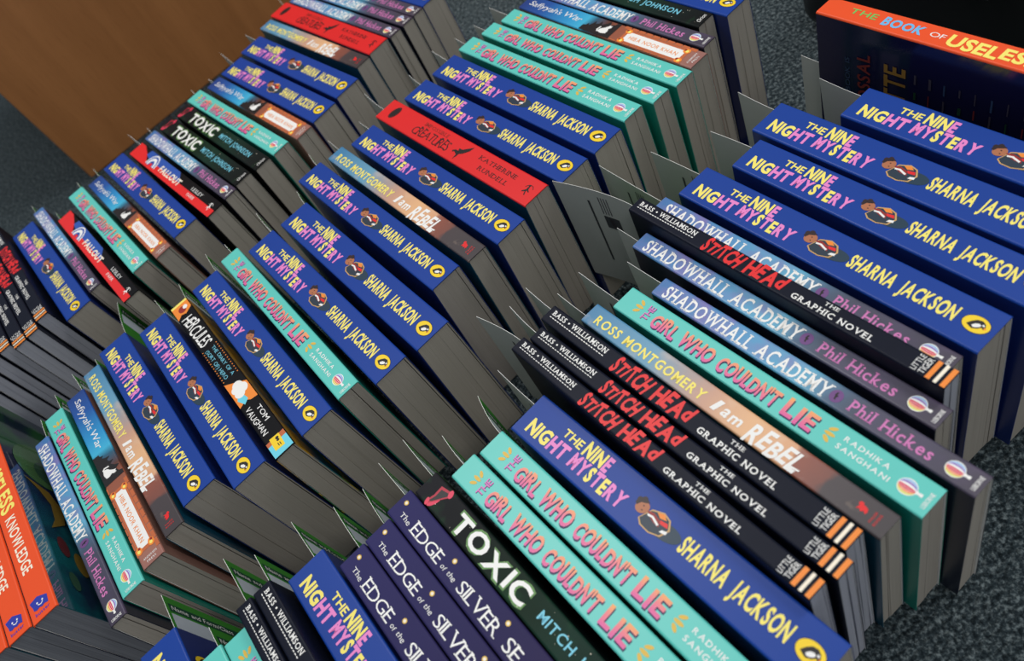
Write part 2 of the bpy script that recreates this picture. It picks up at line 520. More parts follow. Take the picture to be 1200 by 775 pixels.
def art_nine():
    t, a, f, e = MB(), MB(), MB(), MB()
    Y, P = 'yellow', 'pink'
    put(t, 'THE', 27.5, 42, 2.2, 7.2, Y, bold=.022, jit=.06, rot=.05)
    put(t, 'NINE', 44, 62.5, 1.8, 10.0, [Y, Y, Y, P], bold=.046, jit=.03, rot=.03)
    put(t, 'NIGHT', 7.2, 38.5, -8.0, 0.3, [Y, Y, Y, P, P], bold=.046, jit=.03, rot=.035, seed=3)
    put(t, 'MYSTERY', 42, 81.5, -7.6, 0.6, [P, P, Y, P, Y, P, P], bold=.046, jit=.03, rot=.035, seed=5)
    put(a, 'SHARNA JACKSON', 117, 178.4, -3.8, 4.9, Y, bold=.034, space=.5, gap=.075)
    ell(f, 107, -1.2, 9.5, 4.2, 'dusk', 0.0, ang=6)
    pl(f, [(92, -4), (95, 3.2), (101, 5.6), (106, 4.4), (109, .4), (107, -4.6), (101, -6.6), (95, -6.2)], 'tan', 0.02)
    pl(f, [(92.6, -3.6), (95.4, 2.6), (101, 4.8), (105.4, 3.8), (108, .2), (106.2, -4.2), (101, -6), (95.4, -5.6)], 'jacket', 0.04)
    pl(f, [(93.4, 1.4), (97, 2.4), (102, 1.2), (103.4, -1.6), (99.6, -1.4), (95.6, -.2)], 'darkred', 0.06)
    pl(f, [(94.6, .4), (97.8, 1.0), (102.6, -.6), (102.2, -1.6), (97.6, -.1), (95.0, -.6)], 'white', 0.08)
    pl(f, [(101.5, 1.6), (106, 2.4), (107.2, .6), (103, .1)], 'redp', 0.08)
    pl(f, [(105, -3), (108.6, -2.2), (108.4, -.6), (105.6, -1.4)], 'white', 0.08)
    pl(f, [(98, 3.6), (101.6, 5.0), (104.4, 3.2), (101, 2.2)], 'orangep', 0.08)
    ell(f, 90.2, 1.0, 3.8, 3.2, 'skin', 0.06, ang=20)
    pl(f, [(85.4, 1.0), (86.0, 4.2), (89.2, 5.6), (92.0, 4.6), (90.6, 3.6), (88.0, 2.4), (87.0, .2)], 'hair', 0.1)
    ell(f, 86.4, 3.2, 1.3, 1.4, 'hair', 0.12, 12)
    ell(f, 88.6, 4.8, 1.5, 1.3, 'hair', 0.12, 12)
    rect(f, 90.0, 90.8, 1.6, 2.2, 'hair', 0.1)
    rect(f, 90.6, 91.4, -.6, 0, 'hair', 0.1)
    puffin(e, 188.3, 0.1)
    return [('title_lettering', t), ('author_lettering', a), ('cover_figure', f), ('publisher_emblem', e)]


def art_girl():
    t, a, f, e = MB(), MB(), MB(), MB()
    for dx, dy, z, m in ((0.7, -0.8, 0.0, 'navy'), (0, 0, 0.06, 'peach')):
        put(t, 'GIRL WHO', 26.5 + dx, 71.5 + dx, -5.1 + dy, 3.8 + dy, m, z, bold=.036, jit=.06, rot=.04, space=.3, gap=.06)
        put(t, "COULDN'T", 75.5 + dx, 114.5 + dx, -4.9 + dy, 4.0 + dy, m, z, bold=.036, jit=.06, rot=.04, gap=.06, seed=4)
        put(t, 'LIE', 118.5 + dx, 136.5 + dx, -5.0 + dy, 4.8 + dy, m, z, bold=.036, jit=.05, rot=.04, seed=2)
    put(t, 'THE', -5.2, 4.9, -23.6, -19.2, 'navy', 0.0, bold=.02, turn=1, gap=.06)
    put(t, 'THE', -5.0, 5.1, -23.3, -18.9, 'lilac', 0.05, bold=.012, turn=1, gap=.06)
    leafburst(f, 13.6, 0.6, -1, 'gold')
    put(a, 'RADHIKA', 151, 174.5, 1.2, 4.0, 'white', bold=.01, gap=.2)
    put(a, 'SANGHANI', 150, 177.5, -3.8, -1.0, 'white', bold=.01, gap=.2)
    balloon(e, 185.2, -.3, 4.1)
    put(e, 'USBORNE', -4.8, 3.6, -196.2, -194.0, 'white', turn=1, bold=.008)
    g = MB()
    leafburst(g, 144.2, 0.2, 1, 'gold')
    return [('title_lettering', t), ('author_lettering', a), ('leaf_ornament', f), ('leaf_ornament', g), ('publisher_emblem', e)]


def art_shadow():
    t, a, f, e = MB(), MB(), MB(), MB()
    put(t, 'SHADOWHALL ACADEMY', 6.6, 119.5, -4.8, 3.7, 'white', bold=.02, serif=.15, gap=.14, space=.4)
    ell(f, 123.5, -.4, 3.4, 3.6, 'plum', 0.0)
    pl(f, [(122.6, 1.6), (123.6, 1.9), (123.4, .4), (124.4, .2), (123.8, -1.4), (124.3, -2.4), (123.2, -2.2), (122.8, -.4), (122.4, -.2)], 'ink', 0.05)
    put(a, 'Phil Hickes', 131.5, 174.5, -3.3, 3.1, 'mauve', bold=.016, serif=.12, gap=.13, space=.4)
    balloon(e, 184.8, 0.0, 4.0)
    put(e, 'USBORNE', -4.0, 3.6, -196.2, -194.0, 'white', turn=1, bold=.008)
    return [('title_lettering', t), ('author_lettering', a), ('squiggle_spot', f), ('publisher_emblem', e)]


def art_stitch():
    t, a, f, e = MB(), MB(), MB(), MB()
    put(a, 'BASS • WILLIAMSON', 3.6, 47.5, 0.3, 3.4, 'white', bold=.016, serif=.16, gap=.15)
    for k in range(22):
        rect(a, 3.4 + k * 2.04, 4.8 + k * 2.04, -1.5, -1.0, 'white')
    put(t, 'STiTCH', 56, 81.5, -3.8, 4.6, 'redp', bold=.042, jit=.16, rot=.16, shear=.1, gap=.05, seed=2)
    put(t, 'HEAd', 85, 109, -3.8, 4.4, 'redp', bold=.042, jit=.16, rot=.16, shear=.1, gap=.05, seed=7)
    put(f, 'THE', 131, 139, 1.9, 4.0, 'white', bold=.006, serif=.14, gap=.18)
    put(f, 'GRAPHIC NOVEL', 115, 160.5, -3.3, 0, 'white', bold=.018, serif=.14, gap=.18)
    put(e, 'LITTLE', -4.6, 4.2, -183.4, -180.6, 'white', bold=.0, turn=1, jit=.08)
    put(e, 'TIGER', -4.4, 4.4, -187.2, -184.2, 'white', bold=.0, turn=1, jit=.08, seed=4)
    for x0, x1, m in ((188.4, 190.6, 'orangep'), (192.2, 193.8, 'cream'), (195.4, 197.7, 'orangep')):
        rect(e, x0, x1, -5.2, 5.2, m)
    return [('title_lettering', t), ('author_lettering', a), ('subtitle_lettering', f), ('publisher_emblem', e)]


def art_rebel():
    t, a, e = MB(), MB(), MB()
    put(a, 'ROSS MONTGOMERY', 7.5, 92, -4.2, 2.2, 'yellow', bold=.026, gap=.15, space=.4)
    put(t, 'I', 99, 102, -4.2, 3.0, 'white', bold=.016, shear=.3)
    put(t, 'am', 105, 117, -4.2, 3.0, 'white', bold=.024, shear=.15, rot=.08, jit=.05)
    put(t, 'REBEL', 122, 152.5, -6.4, 4.0, 'white', bold=.03, shear=.2, jit=.12, rot=.1, gap=.05)
    pl(t, [(146, -5.4), (153, -4.4), (153.4, -3.4), (147, -4.0)], 'white', 0.02)
    pl(e, [(182, -2.0), (182.6, .6), (184.4, 1.6), (186.4, 1.0), (187.0, -.6), (186.6, -2.0), (185.4, -1.0), (184.4, -2.0), (183.2, -1.0)], 'redp', 0.0)
    ell(e, 182.8, 1.4, 1.2, 1.1, 'redp', 0.02, 12)
    put(e, 'WALKER', -4.0, 2.4, -190.6, -189.4, 'redp', turn=1)
    put(e, 'BOOKS', -4.0, 2.4, -192.8, -191.6, 'redp', turn=1)
    return [('title_lettering', t), ('author_lettering', a), ('publisher_emblem', e)]


def art_saf():
    t, a, f, e = MB(), MB(), MB(), MB()
    put(t, "Safiyyah's War", 7.5, 73, -2.2, 3.4, 'white', bold=-.004, shear=.3, jit=.08, rot=.05, gap=.03, space=.2)
    pl(f, [(78, -8), (78.5, -3), (81, -2.6), (82.5, 0), (84, -2), (86, 0.4), (87.5, 4), (89, 1), (92, 2.2), (93, 5.4), (95, 2), (99, 4.6), (101, 7.6), (103, 4.2), (107, 5.6), (108, 8), (112, 8), (112, -8)], 'ink', 0.0)
    pl(f, [(96, -4.6), (97.4, -1.6), (100.6, .4), (102.6, 2.6), (103.4, 4.2), (104.4, 3.2), (105.8, 3.8), (106.0, 1.8), (104.6, .2), (105.8, -2.4), (105.4, -4.6), (101, -5.6)], 'white', 0.04)
    pl(f, [(95.8, -5.2), (94.4, -3.2), (95.6, .4), (96.8, .2), (95.8, -3.0), (97.2, -4.8)], 'white', 0.05)
    for i in range(10):
        x = 117 + i * 7.4
        if x > 184:
            break
        rect(f, x, x + 6.4, 5.6, 8.2, 'brick', 0.0)
        rect(f, x - 3, x + 3.4, -8.2, -7.2, 'brick', 0.0)
    rect(a, 121.5, 185.5, -6.8, 5.2, 'brick', 0.0)
    rect(a, 124.5, 182.5, -5.4, 3.8, 'white', 0.04)
    for sx, sy in ((124, 4.0), (183, 4.0), (124, -5.6), (183, -5.6)):
        ell(a, sx, sy, 3.4, 2.4, 'orangep', 0.07, 10)
        ell(a, sx + .4, sy - .2, 1.5, 1.2, 'yellow', 0.1, 8)
        ell(a, sx - 1.6, sy + .6, 1.2, 1.0, 'darkred', 0.1, 8)
    put(a, 'HIBA NOOR KHAN', 129, 178, -2.8, .9, 'orangep', 0.12, bold=.002, gap=.16)
    put(e, 'ANDERSEN', -5.4, 4.8, -192.4, -190.6, 'white', turn=1, gap=.14)
    put(e, 'PRESS', -3.6, 3.2, -195.6, -193.8, 'white', turn=1, gap=.14)
    return [('title_lettering', t), ('author_panel', a), ('rooftop_picture', f), ('publisher_emblem', e)]


def art_red():
    t, a, f, e = MB(), MB(), MB(), MB()
    g = MB()
    ell(g, 14.8, .6, 4.2, 6.8, 'ink', 0.0, ang=-14)
    ell(g, 14.8, .6, 3.5, 6.0, 'darkred', 0.02, ang=-14)
    ell(g, 14.8, .6, 3.3, 5.8, 'ink', 0.04, ang=-14)
    put(t, 'IMPOSSIBLE', 55, 87, 4.0, 7.4, 'darkred', bold=.004, serif=.12, gap=.14)
    put(t, 'CREATURES', 48.5, 96.5, -6.4, 2.0, 'ink', bold=-.004, serif=.1, jit=.12, gap=.02, seed=3)
    bird = [(101.5, -2.4), (104, -.4), (107, -.6), (106, 1.8), (109.5, 1.8), (117.5, 8.2), (116.6, 3.6), (113, -1.0), (110.2, -2.6), (110, -5.4), (108.8, -8.6), (108.4, -4.2), (106.2, -3.2), (104, -2.4), (103, -3.6)]
    pl(f, [(x, y) for x, y in bird], 'ink', 0.0)
    put(a, 'KATHERINE', 129.5, 172.5, 2.0, 5.8, 'darkred2' if False else 'ink', bold=-.004, serif=.12, gap=.14)
    put(a, 'RUNDELL', 136.5, 170, -5.8, -2.0, 'ink', bold=-.004, serif=.12, gap=.14)
    runner(e, 188, -.2, 1.15, 'ink')
    return [('title_lettering', t), ('author_lettering', a), ('bird_silhouette', f), ('oval_badge', g), ('publisher_emblem', e)]


def art_toxic():
    t, a, f, e = MB(), MB(), MB(), MB()
    put(t, 'TOXIC', 31.5, 95.5, -6.0, 6.0, 'glow', 0.0, bold=.055, gap=.06, jit=.05)
    put(t, 'TOXIC', 32.5, 94.5, -5.3, 5.3, 'white', 0.06, bold=.03, gap=.09, jit=.05)
    put(a, 'MITCH JOHNSON', 104, 172, -2.4, 3.2, 'sky', bold=.012, gap=.15, space=.4)
    ell(f, 13.4, -3.2, 5.2, 2.1, 'rain1', 0.0, ang=72)
    pl(f, [(9, -7.4), (11, -7.2), (19.5, 4.6), (18.6, 7.4), (10.0, 5.4), (10.4, -1)], 'darkred2', 0.02)
    pl(f, [(10.6, -5.4), (12.2, -4.6), (17.8, 4.0), (17.2, 5.6), (11.6, 4.0), (11.8, -1)], 'ink', 0.05)
    ell(f, 18.4, 6.0, 1.6, 2.6, 'rain1', 0.07, ang=20)
    ell(f, 10.0, -6.4, 1.2, 2.4, 'rain1', 0.07, ang=20)
    g = MB()
    rnd = random.Random(4)
    for k in range(26):
        x, y, r = rnd.uniform(4, 192), rnd.uniform(-7.4, 7.4), rnd.uniform(.1, .3)
        ell(g, x, y, r, r, 'cream', 0.01, 6)
    put(e, 'Orion', -3.6, 5.4, -195.2, -191.2, 'white', bold=0, turn=1, shear=.2)
    return [('title_lettering', t), ('author_lettering', a), ('jar_picture', f), ('star_specks', g), ('publisher_emblem', e)]


def art_fallout():
    t, a, f, e = MB(), MB(), MB(), MB()
    h = 8.0
    pl(f, [(0.4, -h), (197.6, -h), (197.6, -.6), (62, -.6), (38, -3.5), (28, h * .3), (12, h), (0.4, h)], 'redp', 0.0)
    pl(f, [(40, -.6), (118, -.6), (104, h), (30, h), (28, 2)], 'bluep', 0.02)
    ring(f, 50, -5, 5.2, 8.2, 'white', 0.05, 0, 180, 20, 1.15)
    ring(f, 50, -5, 8.2, 10.0, 'bluep', 0.06, 0, 180, 20, 1.12)
    ring(f, 50, -5, 10.0, 11.6, 'white', 0.05, 0, 180, 20, 1.08)
    ring(f, 50, -5, 3.2, 5.2, 'bluep', 0.06, 0, 180, 16, 1.15)
    put(t, 'FALLOUT', 70, 119.5, -3.6, 3.0, 'cream', 0.08, bold=.036, gap=.07)
    put(a, 'LESLEY', 142, 165, 1.2, 4.8, 'white', 0.08, bold=-.004)
    put(a, 'PARR', 143, 158, -5.2, -1.8, 'white', 0.08, bold=-.004)
    runner(e, 187, -.4, 1.0, 'white')
    for i, v in enumerate(e.v):
        e.v[i] = (v[0], v[1], v[2] + 0.00008)
    return [('title_lettering', t), ('author_lettering', a), ('arc_picture', f), ('publisher_emblem', e)]


def art_herc():
    t, a, f, e = MB(), MB(), MB(), MB()
    h = 7.3
    pl(f, [(0.5, -h), (3, -h), (3, h), (0.5, h)], 'yellow', 0.0)
    pl(f, [(3, -h), (19, -h), (15, -3), (17, 1), (13, h), (3, h)], 'orangep', 0.0)
    ell(f, 10, 0, 4, 3.4, 'darkred', 0.03)
    ell(f, 9, 3, 2.4, 2, 'white', 0.05)
    put(t, 'HERCULES', 22, 64, -5.4, 5.4, 'white', bold=.008, shear=.1, jit=.08, rot=.06, gap=.05)
    put(a, 'THE DIARY OF A', 70, 109, .9, 3.9, 'sky', bold=-.002, jit=.06, gap=.1)
    put(a, '(SORT OF) HERO', 70, 108, -4.6, -1.5, 'sky', bold=-.002, jit=.06, gap=.1)
    dt = MB()
    for k in range(14):
        for y in (6.0, -6.4):
            ell(dt, 69 + k * 3.1, y, .5, .5, 'orangep', 0.0, 8)
    g, k_ = MB(), MB()
    pl(g, [(112, -h), (116, -2), (119, 2), (123, h), (142, h), (141, 2), (138, -1), (141, -h)], 'orangep', 0.0)
    for x, y, rx, ry in ((122, 0, 5, 4.2), (126, 2.6, 4.6, 3.6), (129, -1.6, 4.4, 4), (124, -3, 3.6, 3)):
        ell(g, x, y, rx, ry, 'white', 0.04 + x * .0003)
    pl(g, [(130, -4), (134, -6), (141, -3), (138, 1), (132, 0)], 'cyan', 0.06)
    b = MB()
    put(b, 'TOM', 150, 166, 1.2, 5.2, 'white', bold=.004, jit=.08, shear=.1)
    put(b, 'VAUGHAN', 145.5, 175.5, -5.4, -1.2, 'white', bold=.004, jit=.08, shear=.1)
    rect(k_, 186.5, 197.5, -h, h, 'cyan', 0.0)
    pl(k_, [(183, -h), (186.5, -h), (186.5, h), (182, h)], 'brick', 0.01)
    pl(e, [(181.4, -3.8), (192.6, -4.4), (193.2, 3.0), (182.0, 3.6)], 'penguin', 0.05)
    ell(e, 184.4, 1.0, 1.2, 1.3, 'ink', 0.08, 10)
    ell(e, 186.4, .8, 1.0, 1.1, 'ink', 0.08, 10)
    rect(e, 188.4, 191.2, -.8, -.2, 'ink', 0.08)
    rect(e, 188.6, 191.4, .6, 1.2, 'ink', 0.08)
    return [('title_lettering', t), ('subtitle_lettering', a), ('author_lettering', b), ('head_picture', f), ('bust_picture', g), ('tail_band', k_), ('dotted_line', dt), ('publisher_emblem', e)]


def art_edge():
    t = MB()
    dots = []
    put(t, 'The', 7.5, 16.5, -5.0, -1.6, 'white', bold=-.004, serif=.1, jit=.1, rot=.08)
    put(t, 'EDGE', 19.5, 46.5, -5.8, 1.9, 'white', bold=-.002, serif=.1, gap=.06, jit=.05)
    put(t, 'of', 49, 52.6, -5.0, -1.8, 'white', bold=-.002, jit=.08, shear=.15)
    put(t, 'the', 54.6, 61, -5.0, -1.6, 'white', bold=-.002, jit=.08, shear=.15)
    put(t, 'SILVER', 64.5, 97.5, -6.0, 1.8, 'white', bold=-.002, serif=.1, gap=.05, jit=.05, seed=3)
    put(t, 'SEA', 103.5, 124, -5.9, 1.8, 'white', bold=-.002, serif=.1, gap=.06, jit=.05, seed=4)
    for x, y in ((4.9, 2.9), (53, 3.2), (98, 4.2), (126, 3.5)):
        f = MB()
        ell(f, x, y, 1.5, 1.5, 'gold', 0.0, 14)
        ell(f, x, y, .9, .9, 'cream', 0.03, 12)
        dots.append(('star_dot', f))
    return [('title_lettering', t)] + dots


def art_useless():
    t, e = MB(), MB()
    put(t, 'THE', 16.3, 32, -1.5, 3.6, 'green', bold=.014, jit=.05, gap=.14)
    put(t, 'BOOK', 36, 58.4, -3.2, 4.0, 'skyl', bold=.036, jit=.08, rot=.06)
    put(t, 'OF', 61.8, 69.6, -1.8, 2.4, 'white', bold=.0)
    put(t, 'USELESS', 71.5, 114.5, -4.8, 4.4, 'yellow', bold=.036, jit=.08, rot=.05, gap=.05)
    put(t, 'KNOWLEDGE', 119, 164.7, -4.4, 2.8, 'cream', bold=.02, gap=.1)
    pl(e, [(184.4, -6.4), (183.4, -1.0), (186.6, 5.0), (190.4, 4.6), (191.8, 4.4), (191.0, 2.0), (191.6, 0.4), (190.8, -1.4), (191.4, -3.2), (190.6, -5.0), (188.4, -5.2)], 'royal', 0.0)
    ell(e, 187.4, -1.9, .6, .6, 'white', 0.04, 8)
    ell(e, 187.6, 1.6, .6, .6, 'white', 0.04, 8)
    ring(e, 187.6, -.1, 1.6, 2.1, 'white', 0.05, -60, 60, 8)
    put(e, 'buster', -5.0, 4.6, -194.8, -192.6, 'royal', turn=1, bold=.01)
    return [('title_lettering', t), ('publisher_emblem', e)]


# ------------------------------------------------------------------ the book builder
KIND = {  # spine material, left board, right board, pages, nominal width, group, noun-category, lettering
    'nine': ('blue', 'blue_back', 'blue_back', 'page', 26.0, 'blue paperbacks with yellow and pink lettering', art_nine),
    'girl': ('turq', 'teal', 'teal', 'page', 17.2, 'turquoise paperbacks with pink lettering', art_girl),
    'shadow': ('shadow', 'plumboard', 'plumboard', 'page', 12.8, 'slim misty purple paperbacks', art_shadow),
    'stitch': ('inky', 'inky', 'inky', 'page_grey', 11.2, 'black comics with red lettering', art_stitch),
    'rebel': ('rebel', 'tealdark', 'tealdark', 'page', 15.2, 'sky-and-orange paperbacks', art_rebel),
    'saf': ('saf', 'cocoa', 'cocoa', 'page', 16.8, 'paperbacks with rooftops and brick wall', art_saf),
    'red': ('red', 'tealdark', 'tealdark', 'page', 22.5, 'red paperbacks with a black bird', art_red),
    'toxic': ('toxic', 'black', 'black', 'page', 17.3, 'black paperbacks with glowing white lettering', art_toxic),
    'fallout': ('black', 'black', 'black', 'page', 16.8, 'red, blue and black paperbacks with arcs', art_fallout),
    'herc': ('black', 'herc_board', 'herc_board', 'page', 15.6, None, art_herc),
    'edge': ('edge', 'inky', 'inky', 'page', 19.0, 'navy paperbacks with star dots', art_edge),
    'useless': ('orange', 'useless_back', 'useless_front', 'page_shaded', 17.0, 'orange-spined books', art_useless),
}
ART = {}


def outline(w, H, fl, fr, off, r=0.0012, n=9):
    """Half-profiles (left bottom to top, right top to bottom) of the cover, inset by off."""
    hw = w / 2 - off
    top = H - off
    rr = max(r - off * .5, 0.0003)
    L_, R_ = [], []
    for i in range(n + 1):
        t = 1 - i / n            # 1 at the floor
        z = (top - rr) * (1 - t)
        L_.append((-hw - fl * t ** 0.85, z))
        R_.append((hw + fr * t ** 0.85, z))
    arcL = [(-hw + rr - rr * math.cos(a), top - rr + rr * math.sin(a)) for a in (math.radians(30), math.radians(60), math.radians(90))]
    arcR = [(hw - rr + rr * math.cos(a), top - rr + rr * math.sin(a)) for a in (math.radians(90), math.radians(60), math.radians(30))]
    return L_ + arcL, arcR + R_[::-1]


def build_cover(name, L, w, H, fl, fr, sp, lb, rb):
    th = 0.0006
    oL, oR = outline(w, H, fl, fr, 0)
    iL, iR = outline(w, H, fl, fr, th)
    o = oL + oR
    i_ = iL + iR
    nL = len(oL)
    n = len(o)
    mb = MB()
    for side, x in ((0, -L / 2), (1, L / 2)):
        mb.v.extend([(x, p[0], p[1]) for p in o])
        mb.v.extend([(x, p[0], p[1]) for p in i_])
    A, Bi, C, D = 0, n, 2 * n, 3 * n

    def q(a, b, c, d, m):
        mb.f.append((a, b, c, d))
        mb.m.append(mb.mi(m))
    for k in range(n - 1):
        # the spine reaches around the rounded shoulders
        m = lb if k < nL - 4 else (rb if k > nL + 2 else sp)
        q(A + k, A + k + 1, C + k + 1, C + k, m)
        q(Bi + k, D + k, D + k + 1, Bi + k + 1, 'white')
        q(A + k, Bi + k, Bi + k + 1, A + k + 1, m)
        q(C + k, C + k + 1, D + k + 1, D + k, m)
    for k in (0, n - 1):
        q(A + k, C + k, D + k, Bi + k, 'white')
    return mb.mesh(name)


def build_pages(name, L, w, H, fl, fr, slot, mat, rnd, grey):
    """Leaves in a few gatherings that fan slightly toward the floor; slot = local y of a tucked slip or None."""
    mb = MB()
    off = 0.0008
    hw = w / 2 - off
    cuts = [-1.0, 1.0]
    ns = 2 if w < 0.02 else 3
    for k in range(1, ns):
        cuts.append(-1 + 2 * k / ns + rnd.uniform(-.12, .12))
    if slot is not None:
        cuts = [c for c in cuts if abs(c) == 1 or abs(c - slot / hw) > .15]
        cuts.append(max(-.93, min(.93, slot / hw)))
    cuts = sorted(cuts)
    top = H - 0.0009
    NZ = 8
    for a, b in zip(cuts, cuts[1:]):
        ga = 0.00025 if slot is not None and abs(a - slot / hw) < 1e-6 else 0.00003
        gb = 0.00025 if slot is not None and abs(b - slot / hw) < 1e-6 else 0.00003
        xa = L / 2 - 0.0005 - rnd.uniform(0, .0006)
        xh = -L / 2 + 0.0005 + rnd.uniform(0, .0004)

        def yy(u, t):
            f = fr if u > 0 else fl
            return u * (hw + f * t ** 0.85)
        rows = []
        bulge = rnd.uniform(-.0004, .0004)
        for i in range(NZ + 1):
            t = i / NZ
            z = top * (1 - t)
            if i == NZ:
                z = 0.0008
            ya, yb = yy(a, t) + ga, yy(b, t) - gb
            xx = xa + bulge * math.sin(t * 3.1)
            rows.append([(xh, ya, z), (xh, yb, z), (xx, yb, z), (xx, ya, z)])
        mb.grid(rows, mat, close=True)
        mb.face(rows[0][::-1], mat)
        mb.face(rows[-1], mat)
    return mb.mesh(name)


def add_art(kind, cover, L, w, H):
    if kind not in ART:
        ART[kind] = [(nm, mb.mesh(nm)) for nm, mb in KIND[kind][6]()]
    for nm, me in ART[kind]:
        o = link(nm, me, cover, (0, 0, H + 0.00012))
        o.scale = (L / 0.198, w / (KIND[kind][4] / 1000), 1)


def build_book(key, kind, x, y, yaw, L, w, H, gl, gr, slot, ref):
    sp, lb, rb, pm, wn, grp, _ = KIND[kind]
    rnd = random.Random(key)
    root = link('paperback_book', None, None, (x, y, 0))
    root.empty_display_size = 0.05
    root.rotation_euler = (0, 0, math.radians(yaw))
    tag(root, ref, 'book', grp)
    fl = max(0.0, min(gl * 0.44, 0.0054))
    fr = max(0.0, min(gr * 0.44, 0.0054))
    if key == 'A19':
        fl = 0.0
    cv = link('cover', build_cover('cover', L, w, H, fl, fr, sp, lb, rb), root)
    link('page_block', build_pages('page_block', L, w, H, fl, fr, slot, pm, rnd, False), root)
    add_art(kind, cv, L, w, H)
    return root, cv


def build_slip(ref, bx, by, yaw, L, w, H, gl, gr, slot, xo, yo, zt, seed):
    """A thin printed paper slip, upright, tucked between the leaves at local y=slot and sticking out past the head."""
    rnd = random.Random(seed)
    root_loc = Vector((bx, by, 0))
    x_in = -L / 2 + 0.045
    xh = -L / 2
    # plan curve from the free end inwards
    path = []
    n = 10
    ln = xh - xo
    for i in range(n + 1):
        s = i / n
        X = xo + ln * s
        k = (1 - s)
        path.append((X, slot + (yo - slot) * (k * k * (1.35 - .35 * k) if True else k)))
    path.append((xh + 0.02, slot))
    path.append((x_in, slot))
    # arc lengths
    S = [0]
    for a, b in zip(path, path[1:]):
        S.append(S[-1] + math.hypot(b[0] - a[0], b[1] - a[1]))

    def at(s):
        for i in range(len(S) - 1):
            if s <= S[i + 1] + 1e-9:
                f = (s - S[i]) / max(S[i + 1] - S[i], 1e-9)
                a, b = path[i], path[i + 1]
                return (a[0] + (b[0] - a[0]) * f, a[1] + (b[1] - a[1]) * f)
        return path[-1]
    hgt = 0.100
    fan = max(0.0, min((gr if slot > 0 else gl) * 0.44, 0.0054)) * slot / (w / 2 - .0008)

    def fy(z):
        # same straight pieces as the leaves
        u = max(0.0, min(1.0, 1 - z / (H - .0009))) * 8
        a_ = min(7, int(u))
        p0, p1 = (a_ / 8) ** 0.85, ((a_ + 1) / 8) ** 0.85
        return fan * (p0 + (p1 - p0) * (u - a_))

    zb = zt - hgt
    cols = sorted(set([0, .0055, .012, .0135, .026] + [v for v in S if v > .028] + [.003, .009, .018, .022]))
    cols = [c for c in cols if c <= S[-1] + 1e-9]
    rowz = [0, .003, .006, .094, hgt]
    for q_ in range(1, 9):
        v_ = zt - (H - .0009) * (1 - q_ / 8)
        if .007 < v_ < hgt - .007:
            rowz.append(v_)
    rowz.sort()
    mb = MB()
    th = 0.00011
    for side in (1, -1):
        i0 = len(mb.v)
        for c in cols:
            X, Y = at(c)
            for z in rowz:
                mb.v.append((X, Y + side * th + fy(zt - z), zt - z))
        nr = len(rowz)
        for a in range(len(cols) - 1):
            for b in range(nr - 1):
                cm, zm = (cols[a] + cols[a + 1]) / 2, (rowz[b] + rowz[b + 1]) / 2
                if side == 1:
                    m = 'slip_green'
                    if .0055 < cm < .012 and .003 < zm < .094:
                        m = 'slip_dark'
                    elif .0135 < cm < .026 and .003 < zm < .094:
                        m = 'slip_box'
                else:
                    m = 'slip_white'
                f = (i0 + a * nr + b, i0 + (a + 1) * nr + b, i0 + (a + 1) * nr + b + 1, i0 + a * nr + b + 1)
                mb.f.append(f if side == -1 else f[::-1])
                mb.m.append(mb.mi(m))
    half = len(cols) * len(rowz)
    nr = len(rowz)
    for a in range(len(cols) - 1):
        for r in (0, nr - 1):
            p, q_ = a * nr + r, (a + 1) * nr + r
            mb.f.append((p, q_, half + q_, half + p))
            mb.m.append(mb.mi('white'))
    for r in range(nr - 1):
        for c in (0, len(cols) - 1):
            p, q_ = c * nr + r, c * nr + r + 1
            mb.f.append((p, q_, half + q_, half + p))
            mb.m.append(mb.mi('white'))
    o = link('order_slip', mb.mesh('order_slip'), None, root_loc)
    o.rotation_euler = (0, 0, math.radians(yaw))
    tag(o, 'paper slip sticking out of the ' + ref, 'paper slip', 'paper slips tucked into the books')
    # print on both faces (follows the paper)
    pr = MB()
    tx = MB()
    put(tx, 'Name and Form/Class', 5, 62, 0, 3.6, 'white', bold=.006, origin=0)
    for f in tx.f:
        pts = []
        for i in f:
            a, b = tx.v[i][:2]
            s = 0.0103 - b
            X, Y = at(s)
            pts.append((X, Y + th + .00012 + fy(zt - a), zt - a))
        pr.face(pts, 'white')
    link('form_lettering', pr.mesh('form_lettering'), o)
    bk = MB()

    def bar(s0, s1, z0, z1, m):
        if s1 > S[n] - .001:
            return
        ss = [s0 + (s1 - s0) * i / 3 for i in range(4)]
        for a, b in zip(ss, ss[1:]):
            (xa, ya), (xb, yb) = at(a), at(b)
            t0, t1 = fy(zt - z0) - th - .00015, fy(zt - z1) - th - .00015
            bk.face([(xa, ya + t0, zt - z0), (xb, yb + t0, zt - z0), (xb, yb + t1, zt - z1), (xa, ya + t1, zt - z1)], m)
    if S[-1] > .07:
        bar(.0245, .0262, .012, .075, 'slate')
        bar(.0345, .0352, .006, .022, 'mute_grey')
        bar(.0368, .0375, .006, .022, 'mute_grey')
        bar(.0391, .0398, .006, .022, 'mute_grey')
        bar(.0414, .0421, .006, .022, 'mute_grey')
        bar(.034, .047, .024, .036, 'slate')
        bar(.038, .045, .026, .034, 'mute_red')
        bar(.0475, .0487, .045, .085, 'mute_grey')
        if bk.v:
            link('back_print', bk.mesh('back_print'), o)


